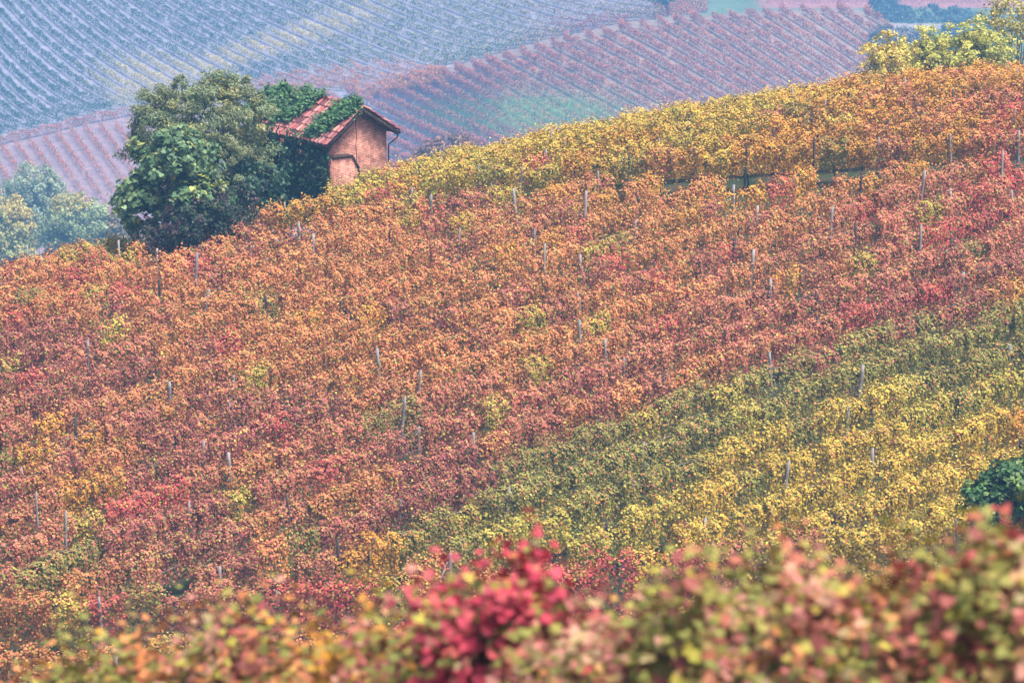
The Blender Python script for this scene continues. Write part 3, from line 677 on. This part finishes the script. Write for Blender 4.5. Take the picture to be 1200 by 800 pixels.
# roof: two decks, tiles in courses, ridge caps, rafters
def cross_seam():
    z = np.linspace(.9, HR - .45, 14); return [(W_ / 2 - .1 + .02 * math.sin(q * 7), -.004, q) for q in z]
tubes('wall_crack', [(cross_seam(), .016)], M_WOOD, hut, 5)
OV, OVG = .42, .34
cr, sr = math.cos(PITCH_R), math.sin(PITCH_R)
SL = (W_ / 2 + OV) / cr
tile_cols = lin(np.array([(166,94,94),(184,114,110),(146,80,84),(198,136,128),(124,72,78),(174,118,116)]))
for side in (-1, 1):
    O = np.array([W_ / 2, -OVG, HR + .06]); dn = np.array([side * cr, 0, -sr]); al = np.array([0, 1.0, 0]); up = np.array([side * sr, 0, cr])
    LL = L_ + 2 * OVG
    a = box_arrays(O - up * .05, dn * SL, al * LL, up * .045)
    deck = mesh_np('roof_deck', *a, M_WOOD, parent=hut)
    Vs, Fs, Cs, Ks, off = [], [], [], [], 0
    ncol = int(LL / .215); pitch = LL / ncol; nc = int(SL / .36); cl = SL / nc
    seg = 5
    for j in range(ncol):
        for i in range(nc):
            for kind in (0, 1):          # 0: trough between, 1: cover tile
                yc0 = (j + .5 * (1 - kind)) * pitch + pitch * .25 * 0 + RNG.normal(0, .008); r0 = pitch * .37; r1 = pitch * .27
                ang = np.linspace(0, np.pi, seg); sg = 1 if kind else -1
                s0, s1 = i * cl - .05, (i + 1) * cl + .04; lift = .05 if kind else .055
                tw = RNG.normal(0, .012); hz = RNG.normal(0, .008)
                A = O + dn * s0 + up * (lift + hz); Bq = O + dn * s1 + up * (lift + .055 + hz)
                va = np.array([A + al * (yc0 - math.cos(t) * r1) + up * sg * math.sin(t) * r1 * (.9 if kind else .5) for t in ang])
                vb = np.array([Bq + al * (yc0 + tw - math.cos(t) * r0) + up * sg * math.sin(t) * r0 * (.9 if kind else .5) for t in ang])
                Vs.append(va); Vs.append(vb)
                for q in range(seg - 1): Fs += [off + q, off + q + 1, off + seg + q + 1, off + seg + q]; Cs.append(4)
                off += 2 * seg
                Ks.append(np.repeat((tile_cols[RNG.integers(0, 6)] * RNG.uniform(.55, 1.05))[None], 2 * seg, 0))
    mesh_np('roof_tiles', np.concatenate(Vs), Fs, Cs, M_TILE, np.concatenate(Ks), parent=deck)
    for q in np.linspace(-OVG + .05, L_ + OVG - .1, 8):
        a = box_arrays(np.array([W_ / 2, q, HR + .06]) - up * .15 + dn * (SL - .75), dn * .7, al * .08, up * .095); mesh_np('rafter', *a, M_WOOD, parent=hut)
    # barge board along the gable verge, gutter along the eave
    a = box_arrays(O - up * .17 - al * .03, dn * SL, al * .027, up * .15); mesh_np('barge_board', *a, M_WOOD, parent=hut)
    g0 = O + dn * (SL + .05) - up * .02
    tubes('gutter', [([g0, g0 + al * LL * .5, g0 + al * LL], .06)], M_IRON, hut, 8)
Vr, Cr_ = [], []
rl = []
for j in range(14):
    y0 = -OVG + j * (L_ + 2 * OVG) / 14; rl.append(([(W_ / 2, y0, HR + .10), (W_ / 2 + RNG.normal(0, .01), y0 + .4, HR + .125)], [.10, .115]))
V, f, c = join_arrays([tube_arrays(p, r, 8) for p, r in rl])
mesh_np('ridge_tiles', V, f, c, M_TILE, np.repeat((tile_cols[RNG.integers(0, 6, 14)] * .8), 16, 0), parent=hut)
eR = np.array([W_ / 2 + (W_ / 2 + OV) + .04, -OVG + .1, HR + .06 - SL * sr])
tubes('downpipe', [([eR, eR + (-.05, .0, -.25), eR + (-.3, .1, -.45), (W_ + .06, -.06, HE - .75), (W_ + .06, -.06, HE - 1.3), (W_ + .05, -.06, -1.2)], .032)], M_IRON, hut, 6)

# ivy: leaves hugging walls and roof (each patch its own plant)
def hut_world(p):
    c_, s_ = math.cos(ALPHA), math.sin(ALPHA); p = np.asarray(p, float)
    return np.stack([HB[0] + c_ * p[..., 0] - s_ * p[..., 1], HB[1] + s_ * p[..., 0] + c_ * p[..., 1], HB[2] + p[..., 2]], -1)
def ivy(name, label, C, N, S, pal, stems):
    pa = lin(np.array([q[:3] for q in pal])); pw = np.array([q[3] for q in pal]); pw = pw / pw.sum()
    cols = pa[RNG.choice(len(pa), len(C), p=pw)] * RNG.normal(1, .18, (len(C), 1)).clip(.5, 1.5)
    Cw = hut_world(C); c_, s_ = math.cos(ALPHA), math.sin(ALPHA)
    Nw = np.stack([c_ * N[:, 0] - s_ * N[:, 1], s_ * N[:, 0] + c_ * N[:, 1], N[:, 2]], -1)
    b = hut_world(np.asarray(stems[0][0])); t = root(name, label, 'ivy', tuple(b))
    a = leaf_arrays(Cw, Nw, S, np.clip(cols, .003, .6), LEAF_KITE, .2)
    mesh_np('foliage', a[0] - b, a[1], a[2], M_TREE, a[3], parent=t)
    tubes('stem', [(hut_world(np.asarray(s)) - b, np.linspace(.03, .01, len(s))) for s in stems], M_BARK, t, 5)
def clumped(n, ncl, box, r):
    c_ = np.stack([RNG.uniform(a, b, ncl) for a, b in box], -1); i = RNG.integers(0, ncl, n); return c_[i] + RNG.normal(0, r, (n, 3)), i
IVD = [(50,84,62,3),(62,98,68,3),(42,70,58,2),(80,114,74,1.5)]
IVL = [(62,104,62,3),(78,118,68,3),(52,86,56,2),(104,134,80,1.5)]
# wall ivy on the left long wall (x<0 side)
n = 9500
C, i = clumped(n, 520, ((-.42, -.05), (-.05, L_ + .6), (-1.7, HE - .05)), .13); C[:, 0] = np.minimum(C[:, 0], -.03)
N = np.stack([-.8 + RNG.normal(0, .4, n), RNG.normal(0, .5, n), .5 + RNG.normal(0, .4, n)], -1)
ivy('ivy', 'thick dark green ivy covering the side wall under the eave', C, N, RNG.uniform(.1, .19, n), IVD,
    [[(-.1, .8, -1.5), (-.12, .9, 0), (-.1, 1.4, 1.8)], [(-.1, 2.8, -1.5), (-.12, 2.6, 0), (-.1, 2.9, 1.9)]])
def roof_pt(s, y, h): # on the left slope; s from ridge downwards
    return np.stack([W_ / 2 - cr * s - sr * h, y, HR + .06 - sr * s + cr * h], -1)
def roof_ivy(label, n, test, ncl, hmax, stems):
    s = RNG.uniform(-.15, SL, 6000); y = RNG.uniform(-.35, L_ + .9, 6000); m = test(s, y); s, y = s[m][:ncl], y[m][:ncl]
    ncl = len(s); i = RNG.integers(0, ncl, n); hh = RNG.uniform(.1, hmax, ncl)
    C = roof_pt(s, y, hh)[i] + RNG.normal(0, .11, (n, 3))
    N = np.stack([-.3 + RNG.normal(0, .45, n), -.25 + RNG.normal(0, .45, n), .8 + RNG.normal(0, .4, n)], -1)
    ivy('roof_ivy', label, C, N, RNG.uniform(.09, .18, n), IVL, stems)
roof_ivy('green creeper mounded over the far end of the hut roof', 4200, lambda s, y: (y > 2.35 + .55 * (s / SL - .5)) & (s < SL * .76), 200, .3,
         [[(.2, 4.0, 1.9), roof_pt(1.6, 3.9, .12), roof_pt(.6, 3.3, .12)]])
roof_ivy('green creeper spreading down the tiles from the ridge by the gable', 2900, lambda s, y: (np.abs(y - (.15 + .72 * (s / SL) )) < .62 - .1 * s) & (s < SL * .9), 150, .28,
         [[(.0, .2, 2.0), roof_pt(1.5, .7, .1), roof_pt(.2, .4, .1)]])

# ------------------------------------------------------------------ far hills
RIDGE_U = [380, 440, 520, 640, 720, 800, 900, 1000, 1040, 1100, 1400]; RIDGE_V = [112, 104, 86, 52, 34, 22, 13, 10, 26, 70, 160]
def ridge(u): return np.interp(u, RIDGE_U, RIDGE_V)
V1_U = [-200, 0, 60, 100, 160, 260, 420]; V1_V = [190, 167, 154, 143, 132, 118, 112]
def v1(u): return np.interp(u, V1_U, V1_V)
def far_depth(u, v):
    u = np.asarray(u, float); v = np.asarray(v, float)
    DL = 930 - .38 * v + 8 * np.sin(u / 170. + .5) + 5 * np.sin(v / 50.)
    low = smooth(v - v1(u), 0, 60) * smooth(-u, -420, -200); DL = DL - low * 25
    DS = 856 - .36 * (v - 60) - 14 * np.exp(-((u - 760) / 200) ** 2) + 10 * smooth(u, 900, 1040)
    DF = np.minimum(1020 + (34 - v) * 5.0, 1250)
    DL = DL + (DF - DL) * smooth(u, 770, 870) * smooth(-v, -60, -20)
    m = smooth(v - ridge(u), -3, 3) * smooth(u, 430, 600)
    return DL * (1 - m) + DS * m
SPUR_GRASS = lambda u, v: np.clip(np.exp(-((u - 640) / 95) ** 2 - ((v - 135) / 24) ** 2) * 1.5 + np.exp(-((u - 545) / 60) ** 2 - ((v - 135) / 18) ** 2), 0, 1)
gu = np.concatenate([np.arange(-700, -60, 40), np.arange(-60, 1260, 6.), np.arange(1260, 1900, 40)]); gv = np.concatenate([np.arange(-220, -24, 14), np.arange(-24, 200, 2.5), np.arange(200, 420, 12)])
UU, VV = np.meshgrid(gu, gv); DD = far_depth(UU, VV)
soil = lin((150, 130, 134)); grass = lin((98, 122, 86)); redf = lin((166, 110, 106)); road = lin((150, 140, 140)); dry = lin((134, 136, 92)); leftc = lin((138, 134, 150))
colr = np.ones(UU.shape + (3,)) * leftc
def paint(w, c):
    global colr
    colr = colr * (1 - w[..., None]) + c * w[..., None]
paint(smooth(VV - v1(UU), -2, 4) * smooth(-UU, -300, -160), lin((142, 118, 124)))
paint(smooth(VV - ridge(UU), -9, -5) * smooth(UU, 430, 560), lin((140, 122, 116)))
paint(SPUR_GRASS(UU, VV) * smooth(VV - ridge(UU), 10, 30), grass)
flat = smooth(UU, 770, 850) * smooth(-(VV - ridge(UU)), -2, 2)
paint(flat, lin((96, 116, 90)))
paint(flat * smooth(-VV, -11, -8) * smooth(UU, 880, 900), redf)
paint(flat * smooth(-VV, 2, 5), lin((120, 130, 90)))
paint(smooth(UU, 1035, 1050) * smooth(-UU, -1160, -1140) * smooth(VV, 26, 28) * smooth(-VV, -35, -33), road)
colr = colr * (1 + RNG.normal(0, .06, UU.shape)[..., None])
def far_ground_mat():
    m, n, l, p = nmat('far_ground'); a = n.new('ShaderNodeAttribute'); a.attribute_name = 'col'
    tc = n.new('ShaderNodeTexCoord'); nz = n.new('ShaderNodeTexNoise'); nz.inputs['Scale'].default_value = .6; nz.inputs['Detail'].default_value = 8
    l.new(tc.outputs['Object'], nz.inputs['Vector'])
    r = n.new('ShaderNodeValToRGB'); r.color_ramp.elements[0].position = .3; r.color_ramp.elements[1].position = .7
    r.color_ramp.elements[0].color = (.7, .75, .65, 1); r.color_ramp.elements[1].color = (1.2, 1.15, 1.15, 1); l.new(nz.outputs['Fac'], r.inputs[0])
    mx = n.new('ShaderNodeMix'); mx.data_type = 'RGBA'; mx.blend_type = 'MULTIPLY'; mx.inputs[0].default_value = 1
    l.new(a.outputs['Color'], mx.inputs['A']); l.new(r.outputs[0], mx.inputs['B']); l.new(mx.outputs['Result'], p.inputs['Base Color'])
    p.inputs['Roughness'].default_value = 1; p.inputs['Specular IOR Level'].default_value = .1
    return m
far_ground = mesh_np('far_hills', at_many(UU, VV, DD).reshape(-1, 3), grid_faces(*UU.shape), np.full((len(gu) - 1) * (len(gv) - 1), 4), far_ground_mat(), colr.reshape(-1, 3), smooth_shade=True)
far_ground['kind'] = 'structure'

FPAL = {'green': [(40,88,56),(34,74,52),(58,102,62)], 'yellow': [(236,214,120),(220,196,104),(200,178,100)], 'orange': [(232,136,74),(220,118,74),(214,150,96)],
        'pink': [(212,124,118),(198,108,108),(222,146,124),(176,104,104)], 'red': [(186,72,84),(170,64,80)], 'brown': [(150,104,88),(132,96,84),(168,120,96)]}
FP = {k: lin(np.array(v)) for k, v in FPAL.items()}
def far_colours(u, v, block):
    n = len(u); out = np.zeros((n, 3)); r = RNG.random(n)
    w = {k: np.zeros(n) for k in FP}
    if block == 'left':
        w['green'][:] = 1
        band = np.exp(-((v - (108 - (u - 165) * .33)) / 9) ** 2) * smooth(u, 120, 170) * smooth(-u, -470, -380); w['yellow'] += 10 * band
        w['yellow'] += 8 * np.exp(-((v - 95) / 16) ** 2 - ((u - 175) / 40) ** 2)
        w['orange'] += 3 * smooth(v - np.interp(u, [250, 330, 450, 560, 640], [112, 92, 76, 86, 70]), -4, 8) * smooth(u, 240, 300) * smooth(-u, -640, -560)
        w['red'] += 1.5 * np.exp(-((u - 700) / 50) ** 2 - ((v - 32) / 9) ** 2) + 1.6 * np.exp(-((u - 800) / 26) ** 2 - ((v - 15) / 6) ** 2)
        w['yellow'] += .35 * smooth(u, 300, 420); w['pink'] += .5 * smooth(u, 560, 680)
    elif block == 'spur':
        w['pink'][:] = 1; w['orange'] += .35; w['brown'] += .4; w['green'] += .32 + 1.3 * SPUR_GRASS(u, v)
    else:
        w['orange'][:] = .8; w['pink'] += .5; w['brown'] += .5; w['green'] += .5
    ks = list(FP); W = np.stack([w[k] for k in ks], -1); W = np.cumsum(W / W.sum(1, keepdims=True), 1)
    k = (r[:, None] > W).sum(1).clip(0, len(ks) - 1)
    for i, q in enumerate(ks):
        m = k == i
        if m.any(): out[m] = FP[q][RNG.integers(0, len(FP[q]), m.sum())]
    return np.clip(out * RNG.normal(1, .06, (n, 1)).clip(.6, 1.4), .004, .8)
FAR_POST = []
CRU, CRV = [c[0] for c in CREST_UV], [c[1] for c in CREST_UV]
def in_view(u, v):      # does some of a far row show above the near crest, clear of the trees by the hut?
    m = (u > 4) & (u < 1196) & (v > 3) & (v < np.interp(u, CRU, CRV) - 4) & ~((u > 135) & (u < 470) & (v > 110))
    return m.sum() >= 2
def far_row(u, v, label, group, block, h=1.9, dens=150, thin=None, size=.22, spread=.22):
    D = far_depth(u, v); Q = at_many(u, v, D)
    seg = np.linalg.norm(np.diff(Q, axis=0), axis=1)
    bad = np.concatenate([[-1], np.where(seg > 14)[0], [len(seg)]])      # keep the longest unbroken stretch of hillside
    e = int(np.argmax(np.diff(bad))); a0, a1 = bad[e] + 1, bad[e + 1] + 1
    if a1 - a0 < 5: return None
    u, v, Q, seg = u[a0:a1], v[a0:a1], Q[a0:a1], seg[a0:a1 - 1]
    cum = np.concatenate([[0], np.cumsum(seg)]); n = int(cum[-1] * dens)
    if n < 40: return None
    s = RNG.uniform(0, cum[-1], n)
    C = np.stack([np.interp(s, cum, Q[:, k]) for k in range(3)], -1); uu = np.interp(s, cum, u); vv = np.interp(s, cum, v)
    vig = 1 + .16 * np.sin(s * .9 + RNG.uniform(0, 6)) + .12 * np.sin(s * 2.3 + RNG.uniform(0, 6))
    gp = np.sin(s * .37 + RNG.uniform(0, 6)) + np.sin(s * .83 + RNG.uniform(0, 6)) + .8 * np.sin(s * 2.1 + RNG.uniform(0, 6))   # missing and weak vines
    kp = RNG.random(n) < np.clip(1.25 - .45 * np.maximum(gp - .6, 0), .12, 1); C, uu, vv, s, vig = C[kp], uu[kp], vv[kp], s[kp], vig[kp]; n = len(C)
    if thin is not None:
        kp = RNG.random(n) < thin(uu, vv); C, uu, vv, s, vig = C[kp], uu[kp], vv[kp], s[kp], vig[kp]; n = len(C)
        if n < 20: return None
    C += RNG.normal(0, spread, (n, 3)) * (1, 1, 0); C[:, 2] += .35 + (h - .35) * RNG.random(n) ** .8 * vig
    N = RNG.normal(0, .6, (n, 3)); N[:, 1] -= .45; N[:, 2] += .55
    a = leaf_arrays(C, N, RNG.uniform(.6, 1.25, n) * size, far_colours(uu, vv, block))
    o0 = Q[0]; o = mesh_np('vine_row', a[0] - o0, a[1], a[2], M_LEAF_FAR, a[3]); o.location = o0
    tag(o, label, 'vine row', group)
    p = RNG.uniform(2, 9)
    while p < cum[-1] - 1:
        b = np.array([np.interp(p, cum, Q[:, k]) for k in range(3)])
        if not FAR_POST:
            V, f, c = tube_arrays([(0, 0, -.2), (0, 0, 2.2)], .05, 5); po = mesh_np('post', V, f, c, M_POST_PALE, parent=o); FAR_POST.append(po.data)
        else:
            po = bpy.data.objects.new('post', FAR_POST[0]); COL.objects.link(po); po.parent = o
        po.location = b - o0; po.rotation_euler = (RNG.normal(0, .05), RNG.normal(0, .05), 0); po.scale = (1, 1, RNG.uniform(.85, 1.15))
        p += RNG.uniform(9, 17)
    return o
# left hill: rows bend from steep at the left edge to gentle at the right
su = np.arange(-40, 900, 4.); sl = np.interp(su, [-40, 0, 60, 150, 300, 450, 600, 760, 900], [1.5, 1.35, 1.05, .78, .42, .36, .32, .2, .12])
SS = np.cumsum(sl) * 4; SS -= np.interp(300, su, SS)
gg = np.interp(su, [0, 120, 300, 900], [1.45, 1.25, 1.0, .92])
nleft = 0
for v0 in np.arange(-190, 360, 12.5)[::-1]:
    vv = 60 + (v0 - 60) * gg + SS + RNG.normal(0, .5) + 3.2 * np.sin((su + v0 * 1.4) / 62.) * smooth(su, 120, 260)
    low = np.where(su < 420, v1(su) - 3, np.interp(su, [420, 500, 560, 900], [121, 108, 90, 60])); low = np.minimum(low, np.where(su > 520, ridge(su) - 1.5, 999))
    vv = low - 13 * np.log1p(np.exp(np.clip((low - vv) / 13, -30, 30))) * 1.0 if v0 < 1e9 else vv
    ok = (vv > -16) & (vv < low - 2.0) & (su < 830)
    if ok.sum() < 6: continue
    i = np.where(ok)[0]; i = np.arange(i[0], i[-1] + 1)
    if nleft >= 60: break
    o = far_row(su[i], vv[i], 'x', 'hazy vine rows on the far left hill', 'left', h=1.95, dens=120, size=.2, spread=.15)
    if o is None: continue
    if not in_view(su[i], vv[i]): o['label'] = 'hazy vine row of the far hill running on out of sight'; continue
    nleft += 1
    um = su[i].mean()
    o['label'] = 'hazy %s vine row on the far hill, %s counting up from the valley' % ('blue-green' if um < 150 else 'green and yellow' if um < 420 else 'green and purple', ordinal(nleft))
# spur: reddish rows running down to the right
nsp = 0
su2 = np.arange(350, 1060, 4.); sl2 = np.interp(su2, [350, 560, 700, 850, 1000, 1060], [.5, .5, .55, .6, .68, .72]); S2 = np.cumsum(sl2) * 4; S2 -= np.interp(750, su2, S2)
for v0 in np.arange(-160, 390, 15.0)[::-1]:
    vv = v0 + S2 + RNG.normal(0, .4) + 2.2 * np.sin((su2 - v0 * .8) / 70.)
    ok = (vv > ridge(su2) + 1.5) & (vv < 215) & (su2 < 1050) & (vv < np.interp(su2, [350, 460, 500, 600, 800, 1060], [180, 210, 200, 190, 150, 120]))
    if ok.sum() < 5: continue
    i = np.where(ok)[0]; i = np.arange(i[0], i[-1] + 1)
    o = far_row(su2[i], vv[i], 'x', 'hazy vine rows on the reddish spur', 'spur', h=2.0, thin=lambda u, v: 1 - .75 * SPUR_GRASS(u, v))
    if o is None: continue
    if not in_view(su2[i], vv[i]): o['label'] = 'hazy vine row of the spur hidden behind the near crest'; continue
    nsp += 1
    o['label'] = 'hazy pinkish red vine row on the rounded spur, %s counting from the hut' % ordinal(nsp)
# low block at the far left with bare soil between thin rows
nlo = 0
for x0 in np.arange(-130, 170, 19):
    vv = np.arange(150, 300, 3.); uu = x0 + (vv - 150) * .62 + 6 * np.sin((vv - 150) / 60)
    ok = (vv > v1(uu) + 6) & (uu > -40) & (uu < 230)
    if ok.sum() < 6: continue
    o = far_row(uu[ok], vv[ok], 'x', 'thin vine rows on the bare lilac soil', 'low', h=1.4, dens=40, size=.2)
    if o is None: continue
    if not in_view(uu[ok], vv[ok]): o['label'] = 'thin vine row on lilac soil hidden behind the trees or out of frame'; continue
    nlo += 1; o['label'] = 'thin rust-coloured vine row on lilac bare soil, %s from the left edge' % ordinal(nlo)
uu = np.arange(-30, 300, 4.)
o = far_row(uu, v1(uu) + 3, 'rust-coloured vine row running level along the foot of the far left hill', 'thin vine rows on the bare lilac soil', 'low', h=2.0)
# red vineyard strip on the flat beyond the spur
for k, vq in enumerate((2.0, 6.5)):
    uu = np.arange(885, 1300, 5.); far_row(uu, np.full_like(uu, vq), ('upper', 'lower')[k] + ' pink row of the vineyard strip along the top right edge', 'pink rows beyond the spur', 'spur', h=2.2, dens=60, size=.24)
# far hedge and small trees on the flat
def far_tree(name, label, cat, u, v, ru, rv, pal, ncl, size=(.4, .8), group=None, extra=()):
    D = float(far_depth(u, v + rv)) - 3; b = at(u, v + rv, D)
    tree(name, label, cat, b, [uvblob(u, v, D, ru, rv), *[uvblob(x, y, D, a, b_) for x, y, a, b_ in extra]], size, pal, ncl, 45, 1.1, group=group, trunk_r=.25, mat=M_LEAF_FAR)
BL = [(84,108,100,3),(74,98,92,2),(96,118,102,1)]  # foliage lightened to carry haze that the thin air box lacks
far_tree('far_tree', 'small dark blue round tree at the top edge above the spur', 'tree', 777, -4, 9, 8, BL, 50, group='hazy far trees')
far_tree('far_tree', 'small dark blue tree standing at the end of the pink strip', 'tree', 1035, 1, 14, 11, BL, 60, group='hazy far trees')
far_tree('hedge', 'long dark blue hedge beyond the spur, under the pink strip', 'hedge', 1075, 20, 62, 6, BL, 220, extra=((1030, 19, 25, 6), (1130, 22, 30, 7)))
far_tree('far_bush', 'blue-grey bush on the end of the spur beside the pale road', 'bush', 1050, 45, 26, 12, [(116,124,112,3),(134,122,118,2)], 70)
far_tree('far_bush', 'dark teal bush behind the yellow bushes at the far right', 'bush', 1140, 42, 40, 14, [(96,120,100,3),(84,108,94,2)], 120)
def mid_tree(label, u, v, D, ru, rv, pal, acc=()):
    q = at(u, v, D); tree('valley_bush', label, 'bush', np.array([q[0], q[1], float(Z(q[0], q[1]))]), [uvblob(u, v, D, ru, rv), uvblob(u - ru * .5, v + rv * .5, D, ru * .7, rv * .8)], (.2, .4), pal, 90, 45, .6, trunk_r=.15, accents=acc)
mid_tree('hazy lilac-brown bush behind the crest just right of the hut', 528, 176, 440, 32, 14, [(150,116,108,3),(134,110,108,2),(168,128,104,1)], ((at(548, 164, 438), 1.3, (214,150,84), .7),))

# ------------------------------------------------------------------ haze: one closed box of even air
V, f, c = box_arrays((-750, -60, -400), (1500, 0, 0), (0, 1500, 0), (0, 0, 404))
hm = bpy.data.materials.new('haze'); hm.use_nodes = True; hn = hm.node_tree
hn.nodes.remove(hn.nodes['Principled BSDF']); pv = hn.nodes.new('ShaderNodeVolumePrincipled')
pv.inputs['Color'].default_value = HAZE_COLOR; pv.inputs['Density'].default_value = HAZE_DENSITY; pv.inputs['Anisotropy'].default_value = .0
hn.links.new(pv.outputs[0], hn.nodes['Material Output'].inputs['Volume'])
hz = mesh_np('haze', V, f, c, hm); hz['kind'] = 'stuff'; hz.display_type = 'WIRE'
